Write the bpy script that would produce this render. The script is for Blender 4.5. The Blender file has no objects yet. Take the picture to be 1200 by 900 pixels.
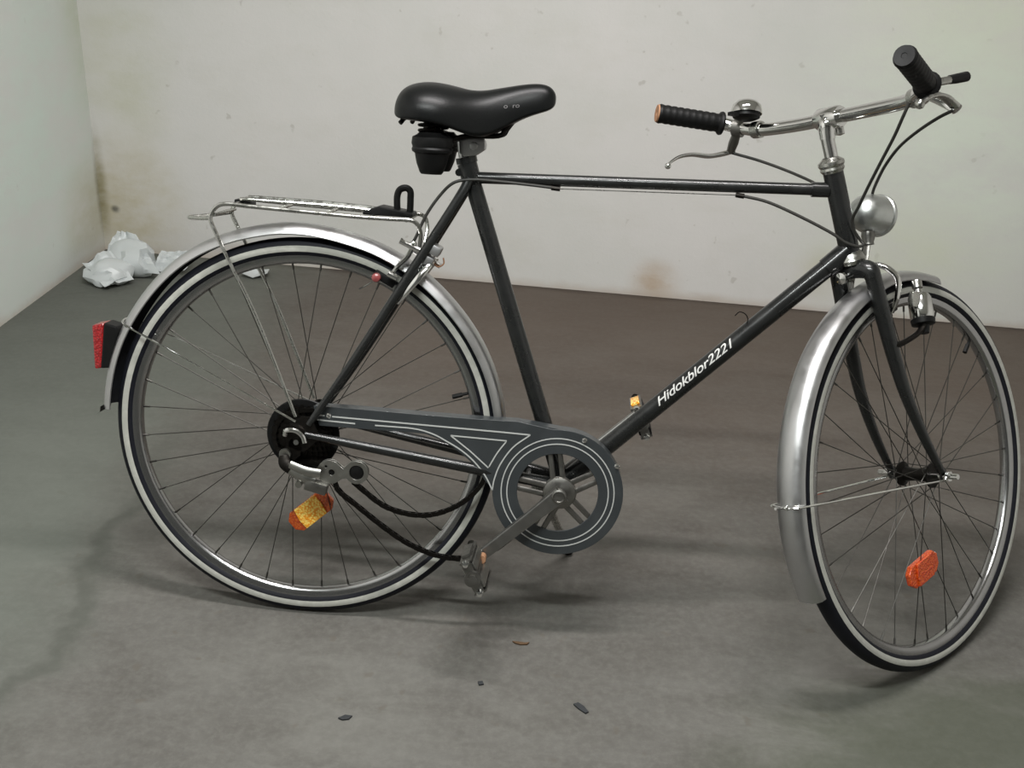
import bpy, bmesh, math, random
from mathutils import Vector, Matrix, noise
random.seed(4)
R = math.radians
scene = bpy.context.scene
COL = scene.collection

# ------------------------------------------------------------------ camera, light, exposure
cam_d = bpy.data.cameras.new('camera')
cam_d.sensor_width = 36.0
cam_d.lens = 36.0 * 1342.205 / 1200.0
cam_d.clip_start = 0.02
cam = bpy.data.objects.new('camera', cam_d)
COL.objects.link(cam)
yaw, pitch, roll = 0.0642, -0.4460, -0.0453
CM = Matrix.Rotation(yaw, 4, 'Z') @ Matrix.Rotation(pitch, 4, 'X') @ Matrix.Rotation(roll, 4, 'Y')
right, fwd, up = CM.col[0].xyz, CM.col[1].xyz, CM.col[2].xyz
cm = Matrix((right, up, -fwd)).transposed().to_4x4()
cm.translation = Vector((0.4795, -1.7145, 1.3163))
cam.matrix_world = cm
scene.camera = cam

w = bpy.data.worlds.new('world')
scene.world = w
w.use_nodes = True
w.node_tree.nodes['Background'].inputs[0].default_value = (0.80, 0.86, 0.80, 1)
w.node_tree.nodes['Background'].inputs[1].default_value = 0.05

def ceiling_tube(name, loc, size, power, col, rz=0.0):
    d = bpy.data.lights.new(name, 'AREA')
    d.shape = 'RECTANGLE'
    d.size, d.size_y = size
    d.energy = power
    d.color = col
    o = bpy.data.objects.new(name, d)
    o.location = loc
    o.rotation_euler = (0, 0, rz)
    COL.objects.link(o)
    return o
ceiling_tube('ceiling_tube', (0.45, -0.12, 2.40), (1.25, 0.10), 22, (1.0, 0.965, 0.955))
ceiling_tube('ceiling_tube', (0.10, -1.15, 2.40), (1.25, 0.10), 24, (0.96, 1.0, 0.985))

vs = scene.view_settings
vs.view_transform = 'Standard'
vs.look = 'None'
vs.gamma = 1.0
vs.exposure = 1.13
vs.use_curve_mapping = False

# ------------------------------------------------------------------ materials
def principled(name, col, rough=0.5, metal=0.0, coat=0.0, spec=0.5):
    m = bpy.data.materials.new(name)
    m.use_nodes = True
    b = m.node_tree.nodes['Principled BSDF']
    b.inputs['Base Color'].default_value = (*col, 1)
    b.inputs['Roughness'].default_value = rough
    b.inputs['Metallic'].default_value = metal
    b.inputs['Coat Weight'].default_value = coat
    b.inputs['Specular IOR Level'].default_value = spec
    return m

class N:
    """small node-building helper"""
    def __init__(self, m):
        self.t = m.node_tree
        self.b = self.t.nodes['Principled BSDF']
        self.pos = self.t.nodes.new('ShaderNodeNewGeometry').outputs['Position']
    def nd(self, kind, **kw):
        n = self.t.nodes.new(kind)
        for k, v in kw.items():
            setattr(n, k, v)
        return n
    def ln(self, a, b):
        self.t.links.new(a, b)
    def obj(self):
        return self.nd('ShaderNodeTexCoord').outputs['Object']
    def noise(self, vec, scale, detail=4, rough=0.55, stretch=None, dist=0.0, off=(0, 0, 0)):
        mp = self.nd('ShaderNodeMapping')
        self.ln(vec, mp.inputs[0])
        mp.inputs['Scale'].default_value = stretch or (1, 1, 1)
        mp.inputs['Location'].default_value = off
        n = self.nd('ShaderNodeTexNoise')
        self.ln(mp.outputs[0], n.inputs['Vector'])
        n.inputs['Scale'].default_value = scale
        n.inputs['Detail'].default_value = detail
        n.inputs['Roughness'].default_value = rough
        n.inputs['Distortion'].default_value = dist
        return n.outputs['Fac']
    def ramp(self, fac, stops):
        r = self.nd('ShaderNodeValToRGB')
        e = r.color_ramp.elements
        while len(e) < len(stops):
            e.new(0.5)
        for i, (p, c) in enumerate(stops):
            e[i].position = p
            e[i].color = (*c, 1) if len(c) == 3 else c
        self.ln(fac, r.inputs[0])
        return r.outputs[0]
    def mix(self, fac, a, b, mode='MIX'):
        n = self.nd('ShaderNodeMix', data_type='RGBA', blend_type=mode)
        for s, v in ((n.inputs[0], fac), (n.inputs[6], a), (n.inputs[7], b)):
            if isinstance(v, (int, float)):
                s.default_value = v
            elif isinstance(v, tuple):
                s.default_value = (*v, 1)
            else:
                self.ln(v, s)
        return n.outputs[2]
    def math(self, op, a, b=0.0, clamp=False):
        n = self.nd('ShaderNodeMath', operation=op, use_clamp=clamp)
        for s, v in ((n.inputs[0], a), (n.inputs[1], b)):
            if isinstance(v, (int, float)):
                s.default_value = v
            else:
                self.ln(v, s)
        return n.outputs[0]
    def smooth(self, v, lo, hi, a=0.0, b=1.0):
        n = self.nd('ShaderNodeMapRange', interpolation_type='SMOOTHSTEP')
        self.ln(v, n.inputs[0])
        for i, x in enumerate((lo, hi, a, b)):
            n.inputs[i + 1].default_value = x
        return n.outputs[0]
    def xyz(self, v=None):
        s = self.nd('ShaderNodeSeparateXYZ')
        self.ln(v if v is not None else self.pos, s.inputs[0])
        return s.outputs
    def spot(self, c, rad):
        """1 inside a soft ellipsoidal patch, 0 outside"""
        mp = self.nd('ShaderNodeMapping', vector_type='TEXTURE')
        self.ln(self.pos, mp.inputs[0])
        mp.inputs['Location'].default_value = c
        mp.inputs['Scale'].default_value = rad
        l = self.nd('ShaderNodeVectorMath', operation='LENGTH')
        self.ln(mp.outputs[0], l.inputs[0])
        return self.smooth(l.outputs['Value'], 1.0, 0.15)
    def bump(self, h, strength=0.2, dist=0.01):
        n = self.nd('ShaderNodeBump')
        n.inputs['Strength'].default_value = strength
        n.inputs['Distance'].default_value = dist
        self.ln(h, n.inputs['Height'])
        self.ln(n.outputs[0], self.b.inputs['Normal'])
    def color(self, c):
        self.ln(c, self.b.inputs['Base Color'])

def concrete():
    m = principled('stained_concrete', (0.2, 0.19, 0.17), 0.85)
    n = N(m)
    big = n.noise(n.pos, 1.6, 6, 0.6, dist=0.4)
    mid = n.noise(n.pos, 7.0, 6, 0.65, stretch=(0.7, 1.5, 1), dist=0.5)
    fine = n.noise(n.pos, 60.0, 5, 0.7)
    c = n.ramp(big, [(0.30, (0.074, 0.070, 0.063)), (0.52, (0.106, 0.102, 0.092)), (0.72, (0.142, 0.139, 0.125))])
    c = n.mix(n.smooth(mid, 0.32, 0.72, 0.0, 0.62), c, (0.062, 0.057, 0.049))
    c = n.mix(n.smooth(fine, 0.35, 0.75, 0.0, 0.30), c, (0.180, 0.176, 0.158))
    speck = n.noise(n.pos, 22.0, 2, 0.5, off=(3, 1, 0))
    c = n.mix(n.smooth(speck, 0.66, 0.74, 0.0, 0.55), c, (0.09, 0.08, 0.065))
    # rusty brown dust lying along the foot of the back wall
    s = n.xyz()
    wob = n.noise(n.pos, 3.0, 4, 0.6, off=(7, 2, 0))
    yy = n.math('ADD', s[1], n.math('MULTIPLY', wob, 0.8))
    band = n.math('MULTIPLY', n.smooth(yy, 0.25, 2.1, 0, 0.68), n.smooth(s[0], -0.9, 0.2))
    c = n.mix(band, c, (0.100, 0.070, 0.052))
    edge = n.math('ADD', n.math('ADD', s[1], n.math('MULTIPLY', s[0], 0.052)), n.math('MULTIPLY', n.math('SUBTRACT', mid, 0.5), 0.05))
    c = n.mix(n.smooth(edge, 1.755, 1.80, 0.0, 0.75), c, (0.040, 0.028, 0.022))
    # pale greenish dried-damp patch on the left, green lens tint mixed in, with a dark crack-like rim
    xx = n.math('ADD', s[0], n.math('MULTIPLY', n.math('SUBTRACT', wob, 0.5), 0.35))
    damp = n.smooth(xx, -0.30, -0.62)
    c = n.mix(n.math('MULTIPLY', damp, n.smooth(s[1], 1.5, 0.2, 0.45, 0.60)), c, (0.128, 0.145, 0.122))
    rim = n.math('MULTIPLY', n.smooth(xx, -0.47, -0.435), n.smooth(xx, -0.385, -0.43))
    c = n.mix(n.math('MULTIPLY', rim, n.smooth(s[1], 0.8, 0.3, 0.0, 0.5)), c, (0.055, 0.060, 0.048))
    # dark olive shading painted into the floor colour at the right, with a ragged edge
    corner_shade = n.spot((1.30, -0.42, 0), (0.85, 0.62, 1))
    corner_shade = n.smooth(n.math('ADD', corner_shade, n.math('MULTIPLY', n.math('SUBTRACT', mid, 0.5), 0.8)), 0.15, 0.75)
    c = n.mix(n.math('MULTIPLY', corner_shade, 0.62), c, (0.052, 0.062, 0.038))
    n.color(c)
    n.bump(n.math('ADD', mid, n.math('MULTIPLY', fine, 0.6)), 0.25, 0.004)
    return m

def plaster(name, stains_and_tints):
    m = principled(name, (0.7, 0.7, 0.66), 0.9)
    n = N(m)
    big = n.noise(n.pos, 1.3, 5, 0.6)
    mid = n.noise(n.pos, 6.0, 5, 0.65, stretch=(0.8, 0.8, 1.5))
    fine = n.noise(n.pos, 90.0, 4, 0.65)
    c = n.ramp(big, [(0.30, (0.640, 0.645, 0.610)), (0.55, (0.700, 0.688, 0.665)), (0.75, (0.735, 0.715, 0.695))])
    c = n.mix(n.smooth(mid, 0.45, 0.8, 0.0, 0.22), c, (0.56, 0.55, 0.48))
    dots = n.noise(n.pos, 26.0, 2, 0.5, off=(2, 5, 1))
    c = n.mix(n.smooth(dots, 0.70, 0.77, 0.0, 0.4), c, (0.40, 0.38, 0.33))
    for ctr, rad, col, amt in stains_and_tints:
        f = n.spot(ctr, rad)
        f = n.math('MULTIPLY', f, n.smooth(mid, 0.25, 0.70, 0.25, 1.0))
        c = n.mix(n.math('MULTIPLY', f, amt), c, col)
    # grime splashed up from the floor
    s = n.xyz()
    g = n.math('ADD', s[2], n.math('MULTIPLY', n.math('SUBTRACT', mid, 0.5), 0.06))
    c = n.mix(n.smooth(g, 0.035, -0.01, 0.0, 0.5), c, (0.43, 0.33, 0.24))
    n.color(c)
    n.bump(n.math('ADD', mid, n.math('MULTIPLY', fine, 0.5)), 0.3, 0.004)
    return m

def metal(name, col, rough, scale=40, var=0.12):
    m = principled(name, col, rough, 1.0)
    n = N(m)
    f = n.noise(n.obj(), scale, 4, 0.6)
    n.ln(n.smooth(f, 0.25, 0.8, max(0.02, rough - var), rough + var), n.b.inputs['Roughness'])
    n.color(n.mix(n.smooth(f, 0.4, 0.8, 0, 0.18), col, tuple(x * 0.62 for x in col)))
    return m

def paint(name, col, rough=0.3, coat=0.4):
    m = principled(name, col, rough, 0.0, coat, 0.35)
    n = N(m)
    f = n.noise(n.obj(), 25, 4, 0.6)
    n.color(n.mix(n.smooth(f, 0.45, 0.8, 0, 0.3), col, tuple(x * 1.5 + 0.003 for x in col)))
    n.ln(n.smooth(f, 0.3, 0.8, rough - 0.06, rough + 0.14), n.b.inputs['Roughness'])
    return m

def rubber(name, col, rough=0.6, scale=120):
    m = principled(name, col, rough, spec=0.2)
    n = N(m)
    f = n.noise(n.obj(), scale, 3, 0.6)
    n.color(n.mix(n.smooth(f, 0.4, 0.8, 0, 0.4), col, tuple(x * 1.6 + 0.001 for x in col)))
    n.bump(f, 0.15, 0.001)
    return m

def lens(name, col, col2):
    """moulded reflector plastic: a fine prism pattern"""
    m = principled(name, col, 0.15, 0.0, 0.5)
    n = N(m)
    v = n.nd('ShaderNodeTexVoronoi')
    n.ln(n.obj(), v.inputs['Vector'])
    v.inputs['Scale'].default_value = 260
    n.color(n.mix(n.smooth(v.outputs['Distance'], 0.15, 0.75), col2, col))
    n.bump(v.outputs['Distance'], 0.6, 0.002)
    return m

M = {}
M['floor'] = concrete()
M['wall_back'] = plaster('stained_white_plaster', [
    ((-1.05, 1.85, 0.16), (0.26, 0.3, 0.30), (0.50, 0.44, 0.27), 0.80),
    ((-1.02, 1.86, 0.60), (0.22, 0.3, 0.34), (0.55, 0.55, 0.40), 0.55),
    ((0.70, 1.77, 0.05), (0.11, 0.2, 0.10), (0.47, 0.34, 0.22), 0.85),
    ((-1.14, 1.853, 0.22), (0.035, 0.08, 0.26), (0.26, 0.23, 0.12), 0.9),
    ((-1.095, 1.86, 0.145), (0.022, 0.2, 0.018), (0.10, 0.10, 0.09), 1.0),
    ((-0.62, 1.84, 0.03), (0.22, 0.2, 0.05), (0.36, 0.25, 0.18), 0.8),
    ((1.62, 1.72, 0.95), (0.60, 0.4, 0.42), (0.68, 0.71, 0.50), 0.55),
    ((1.55, 1.73, 0.55), (0.75, 0.4, 0.75), (0.74, 0.81, 0.70), 0.85),  # green lens tint and extra brightness painted into the wall colour
    ((1.45, 1.73, 0.22), (0.35, 0.4, 0.22), (0.66, 0.68, 0.54), 0.55),
    ((1.20, 1.74, 0.12), (0.10, 0.3, 0.12), (0.52, 0.50, 0.33), 0.55)])
M['wall_left'] = plaster('lens_tinted_white_plaster', [
    ((-1.15, 1.2, 0.55), (0.4, 1.6, 0.95), (0.66, 0.75, 0.685), 0.95),  # green lens tint painted over most of this wall
    ((-1.15, 1.78, 0.15), (0.2, 0.26, 0.24), (0.52, 0.47, 0.33), 0.6),
    ((-1.14, 1.853, 0.20), (0.08, 0.03, 0.22), (0.30, 0.27, 0.16), 0.8),
    ((-1.14, 1.85, 0.85), (0.1, 0.16, 0.55), (0.55, 0.57, 0.43), 0.6)])
M['wall_front'] = principled('dark_grey_paint', (0.13, 0.13, 0.125), 0.8)
M['ceiling'] = principled('ceiling_paint', (0.66, 0.66, 0.62), 0.9)
M['frame'] = paint('anthracite_enamel', (0.011, 0.0115, 0.0112), 0.28, 0.22)
M['guard'] = paint('grey_enamel', (0.031, 0.035, 0.037), 0.38, 0.2)
M['stripe'] = principled('silver_pinstripe', (0.40, 0.41, 0.395), 0.5)
M['chrome'] = metal('chrome', (0.72, 0.72, 0.70), 0.12, 60, 0.07)
M['dull_chrome'] = metal('dull_chrome', (0.46, 0.46, 0.43), 0.30, 80, 0.12)
M['alloy'] = metal('brushed_alloy', (0.50, 0.50, 0.50), 0.38, 30, 0.08)
M['worn_alloy'] = metal('worn_alloy', (0.33, 0.325, 0.30), 0.40, 60, 0.1)
M['dark_alloy'] = metal('dirty_alloy', (0.21, 0.205, 0.19), 0.42, 60, 0.12)
M['crank'] = metal('dull_crank_alloy', (0.27, 0.265, 0.25), 0.40, 60, 0.06)
M['rim'] = metal('rim_alloy', (0.40, 0.40, 0.40), 0.22, 30, 0.03)
M['spoke'] = metal('spoke_steel', (0.085, 0.082, 0.075), 0.45, 60, 0.1)
M['black_steel'] = metal('greasy_black_steel', (0.022, 0.020, 0.018), 0.5, 80, 0.1)
M['tyre'] = rubber('tyre_rubber', (0.006, 0.0065, 0.010), 0.6)
M['sidewall'] = rubber('cream_sidewall', (0.36, 0.36, 0.325), 0.6, 60)
M['black'] = rubber('black_plastic', (0.0045, 0.0045, 0.0045), 0.45, 60)
M['grip'] = rubber('black_grip_rubber', (0.004, 0.004, 0.004), 0.5, 200)
M['saddle'] = rubber('black_vinyl', (0.004, 0.0044, 0.0044), 0.36, 300)
M['cable'] = rubber('cable_housing', (0.030, 0.029, 0.026), 0.45, 100)
M['amber'] = lens('amber_reflector', (0.36, 0.045, 0.006), (0.50, 0.10, 0.01))
M['gold_glint'] = lens('gold_glint_reflector', (0.85, 0.30, 0.010), (1.0, 0.78, 0.18))  # bright gold puts the glow of returned light into the reflector colour
M['orange'] = lens('orange_reflector', (0.50, 0.045, 0.008), (0.66, 0.11, 0.012))
M['dull_amber'] = lens('dull_amber_reflector', (0.30, 0.12, 0.05), (0.42, 0.20, 0.09))
M['inner_shade'] = rubber('shaded_underside', (0.020, 0.021, 0.024), 0.7, 60)  # dark inner skin: shade under the mudguard put into its colour
M['lamp_shell'] = metal('worn_lamp_shell', (0.56, 0.58, 0.56), 0.40, 50, 0.08)
M['red'] = lens('red_lens', (0.22, 0.006, 0.008), (0.34, 0.012, 0.014))
M['bag'] = principled('thin_white_plastic', (0.60, 0.63, 0.63), 0.35)
M['bag'].node_tree.nodes['Principled BSDF'].inputs['Subsurface Weight'].default_value = 0.3
M['bag'].node_tree.nodes['Principled BSDF'].inputs['Subsurface Radius'].default_value = (0.03, 0.03, 0.03)
M['tan'] = rubber('worn_tan_rubber', (0.30, 0.16, 0.09), 0.7, 120)
M['leaf'] = rubber('dry_brown_leaf', (0.09, 0.055, 0.03), 0.8, 90)
M['chip'] = rubber('dark_chip', (0.03, 0.032, 0.034), 0.6, 90)
M['letter'] = principled('silver_lettering', (0.52, 0.52, 0.50), 0.45)

# ------------------------------------------------------------------ mesh helpers
def V(*a):
    return Vector(a)

def spline(pts, sub=5, closed=False):
    """Catmull-Rom through the points"""
    P = [Vector(p) for p in pts]
    n = len(P)
    if n < 3:
        return P
    out = []
    rng = range(n) if closed else range(n - 1)
    for i in rng:
        p1, p2 = P[i], P[(i + 1) % n]
        p0 = P[(i - 1) % n] if (closed or i > 0) else p1 * 2 - p2
        p3 = P[(i + 2) % n] if (closed or i < n - 2) else p2 * 2 - p1
        for k in range(sub):
            t = k / sub
            out.append(0.5 * ((2 * p1) + (p2 - p0) * t + (2 * p0 - 5 * p1 + 4 * p2 - p3) * t * t + (3 * p1 - p0 - 3 * p2 + p3) * t ** 3))
    if not closed:
        out.append(P[-1])
    return out

class MB:
    """collects geometry for ONE mesh object"""
    def __init__(self):
        self.v, self.f = [], []
    def add(self, vs_, fs_):
        o = len(self.v)
        self.v += [Vector(p) for p in vs_]
        self.f += [[i + o for i in f] for f in fs_]
        return self
    def tube(self, pts, r, n=10, closed=False, sub=5, flat=1.0, up=None, smooth=True):
        """sweep a circle (or an ellipse when flat<1) along the points; r may be a list"""
        P = spline(pts, sub, closed) if smooth else [Vector(p) for p in pts]
        m = len(P)
        if isinstance(r, (list, tuple)):
            k = len(r) - 1
            rr = []
            for i in range(m):
                t = i / (m - 1) * k
                a = min(int(t), k - 1)
                rr.append(r[a] + (r[a + 1] - r[a]) * (t - a))
        else:
            rr = [r] * m
        T = []
        for i in range(m):
            a = P[(i - 1) % m] if (closed or i > 0) else P[i]
            b = P[(i + 1) % m] if (closed or i < m - 1) else P[i]
            T.append((b - a).normalized())
        u = Vector(up) if up else (V(0, 0, 1) if abs(T[0].z) < 0.8 else V(1, 0, 0))
        u = (u - T[0] * u.dot(T[0])).normalized()
        vs_, fs_ = [], []
        for i in range(m):
            u = (u - T[i] * u.dot(T[i])).normalized()
            b = T[i].cross(u)
            for j in range(n):
                a = 2 * math.pi * j / n
                vs_.append(P[i] + (u * math.cos(a) * flat + b * math.sin(a)) * rr[i])
        lim = m if closed else m - 1
        for i in range(lim):
            for j in range(n):
                a, c = i * n + j, ((i + 1) % m) * n + j
                a2, c2 = i * n + (j + 1) % n, ((i + 1) % m) * n + (j + 1) % n
                fs_.append([a, a2, c2, c])
        if not closed:
            fs_.append(list(range(n))[::-1])
            fs_.append([(m - 1) * n + j for j in range(n)])
        return self.add(vs_, fs_)
    def rod(self, a, b, r, n=10):
        return self.tube([a, b], r, n, smooth=False)
    def lathe(self, prof, origin=(0, 0, 0), axis=(0, 1, 0), n=24, a0=0.0, a1=2 * math.pi, closed_prof=False):
        """prof = [(radius, height along axis)]"""
        ax = Vector(axis).normalized()
        u = (V(1, 0, 0) if abs(ax.x) < 0.8 else V(0, 0, 1))
        u = (u - ax * u.dot(ax)).normalized()
        b = ax.cross(u)
        full = abs(a1 - a0) > 6.28
        m = n if full else n + 1
        k = len(prof)
        vs_, fs_ = [], []
        o = Vector(origin)
        for i in range(m):
            a = a0 + (a1 - a0) * i / n
            d = u * math.cos(a) + b * math.sin(a)
            for r, h in prof:
                vs_.append(o + d * r + ax * h)
        for i in range(n):
            i2 = (i + 1) % m
            for j in range(k if closed_prof else k - 1):
                j2 = (j + 1) % k
                fs_.append([i * k + j, i2 * k + j, i2 * k + j2, i * k + j2])
        return self.add(vs_, fs_)
    def box(self, c, s, rot=None, taper=1.0):
        c, s = Vector(c), Vector(s) / 2
        vs_ = []
        for z in (-1, 1):
            for y in (-1, 1):
                for x in (-1, 1):
                    t = taper if z > 0 else 1.0
                    p = V(x * s.x * t, y * s.y * t, z * s.z)
                    vs_.append(c + (rot @ p if rot is not None else p))
        return self.add(vs_, [[0, 2, 3, 1], [4, 5, 7, 6], [0, 1, 5, 4], [2, 6, 7, 3], [0, 4, 6, 2], [1, 3, 7, 5]])
    def plate(self, outline, y0, y1):
        """extrude an (x, z) outline between two y planes"""
        n = len(outline)
        vs_ = [V(x, y0, z) for x, z in outline] + [V(x, y1, z) for x, z in outline]
        fs_ = [list(range(n)), [n + i for i in range(n)][::-1]]
        fs_ += [[i, n + i, n + (i + 1) % n, (i + 1) % n] for i in range(n)]
        return self.add(vs_, fs_)
    def ball(self, c, r, n=10, sc=(1, 1, 1)):
        c = Vector(c)
        vs_, fs_ = [c + V(0, 0, r * sc[2])], []
        m = n // 2
        for i in range(1, m):
            t = math.pi * i / m
            for j in range(n):
                a = 2 * math.pi * j / n
                vs_.append(c + V(r * sc[0] * math.sin(t) * math.cos(a), r * sc[1] * math.sin(t) * math.sin(a), r * sc[2] * math.cos(t)))
        vs_.append(c - V(0, 0, r * sc[2]))
        for j in range(n):
            fs_.append([0, 1 + j, 1 + (j + 1) % n])
            for i in range(m - 2):
                fs_.append([1 + i * n + j, 1 + (i + 1) * n + j, 1 + (i + 1) * n + (j + 1) % n, 1 + i * n + (j + 1) % n])
            fs_.append([len(vs_) - 1, 1 + (m - 2) * n + (j + 1) % n, 1 + (m - 2) * n + j])
        return self.add(vs_, fs_)
    def mesh(self, name, mat, smooth=True, bevel=0.0, angle=35):
        me = bpy.data.meshes.new(name)
        me.from_pydata([tuple(v) for v in self.v], [], self.f)
        bm = bmesh.new()
        bm.from_mesh(me)
        if bevel:
            es = [e for e in bm.edges if len(e.link_faces) == 2 and e.calc_face_angle(0) > R(30)]
            bmesh.ops.bevel(bm, geom=es, offset=bevel, segments=2, affect='EDGES', profile=0.6)
        bmesh.ops.recalc_face_normals(bm, faces=bm.faces)
        bm.to_mesh(me)
        bm.free()
        if smooth:
            me.polygons.foreach_set('use_smooth', [True] * len(me.polygons))
            me.set_sharp_from_angle(angle=R(angle))
        me.materials.append(mat)
        return me
    def build(self, name, mat, parent=None, smooth=True, bevel=0.0, matrix=None, angle=35):
        return put(name, self.mesh(name, mat, smooth, bevel, angle), parent, matrix)

def put(name, me, parent=None, matrix=None):
    o = bpy.data.objects.new(name, me)
    COL.objects.link(o)
    if parent:
        o.parent = parent
    if matrix is not None:
        o.matrix_local = matrix
    return o

def tag(o, label=None, cat=None, group=None, kind=None):
    for k, v in (('label', label), ('category', cat), ('group', group), ('kind', kind)):
        if v:
            o[k] = v
    return o

def curve_mesh(name, splines, mat, extrude=0.0, bevel=0.0):
    """flat (x, y) outlines, the later ones cut holes; returns a mesh in the XY plane"""
    cu = bpy.data.curves.new(name, 'CURVE')
    cu.dimensions = '2D'
    cu.fill_mode = 'BOTH'
    cu.extrude = extrude
    cu.bevel_depth = bevel
    for pts in splines:
        s = cu.splines.new('POLY')
        s.points.add(len(pts) - 1)
        for p, (x, y) in zip(s.points, pts):
            p.co = (x, y, 0, 1)
        s.use_cyclic_u = True
    return from_curve(name, cu, mat)

def from_curve(name, cu, mat):
    o = bpy.data.objects.new(name, cu)
    COL.objects.link(o)
    dg = bpy.context.evaluated_depsgraph_get()
    me = bpy.data.meshes.new_from_object(o.evaluated_get(dg))
    bpy.data.objects.remove(o)
    bpy.data.curves.remove(cu)
    me.name = name
    me.materials.clear()
    me.materials.append(mat)
    return me

# ------------------------------------------------------------------ the room
def slab(name, mat, pts, thick):
    """a flat quad with thickness given by the vector thick"""
    t = Vector(thick)
    P = [Vector(p) for p in pts]
    mb = MB().add(P + [p + t for p in P], [[0, 1, 2, 3], [7, 6, 5, 4], [0, 4, 5, 1], [1, 5, 6, 2], [2, 6, 7, 3], [3, 7, 4, 0]])
    o = mb.build(name, mat, smooth=False)
    return tag(o, kind='structure')
H = 2.45
c_bl = V(-1.146, 1.853, 0)
d_b = V(0.9986, -0.052, 0)
d_l = V(-0.052, -0.9986, 0) * 1.0
d_l = V(-0.032, -0.9995, 0)
c_br = c_bl + d_b * 3.9
c_fl = c_bl + d_l * 4.9
c_fr = c_fl + d_b * 3.9
Z = V(0, 0, H)
ov = 0.12
fl = [c_bl - d_b * ov - d_l * ov, c_br + d_b * ov - d_l * ov, c_fr + d_b * ov + d_l * ov, c_fl - d_b * ov + d_l * ov]
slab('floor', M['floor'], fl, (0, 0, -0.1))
slab('ceiling', M['ceiling'], [p + Z for p in fl], (0, 0, 0.1))
slab('wall_back', M['wall_back'], [c_bl, c_br, c_br + Z, c_bl + Z], -d_l * 0.1)
slab('wall_left', M['wall_left'], [c_bl, c_fl, c_fl + Z, c_bl + Z], -d_b * 0.1)
slab('wall_right', M['wall_left'], [c_br, c_fr, c_fr + Z, c_br + Z], d_b * 0.1)
slab('wall_front', M['wall_front'], [c_fl, c_fr, c_fr + Z, c_fl + Z], d_l * 0.1)

# ------------------------------------------------------------------ bicycle: frames of reference
# bike frame: x forward, y to the rider's left, z up; the camera looks at its right (drive) side
bike = bpy.data.objects.new('bicycle', None)
COL.objects.link(bike)
bike.rotation_euler = (-0.2095, 0, 0)
bike.location = (0, 0, 0.0034)
tag(bike, 'dark grey gents bicycle leaning on its stand on the bare concrete floor', 'bicycle')
WR = 0.343
HA = R(18.5)
steer_ax = V(-math.sin(HA), 0, math.cos(HA))
S0 = V(1.0908, 0.0414, 0.3351)                     # front axle
STEER = Matrix.Translation(S0) @ Matrix.Rotation(0.7826, 4, steer_ax)
PIV = V(-0.058 * math.cos(HA), 0, -0.058 * math.sin(HA))
BAR = STEER @ Matrix.Translation(PIV) @ Matrix.Rotation(R(-8), 4, steer_ax) @ Matrix.Translation(-PIV)
def fS(*p):
    return STEER @ Vector(p)
def fH(*p):
    return BAR @ Vector(p)

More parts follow.
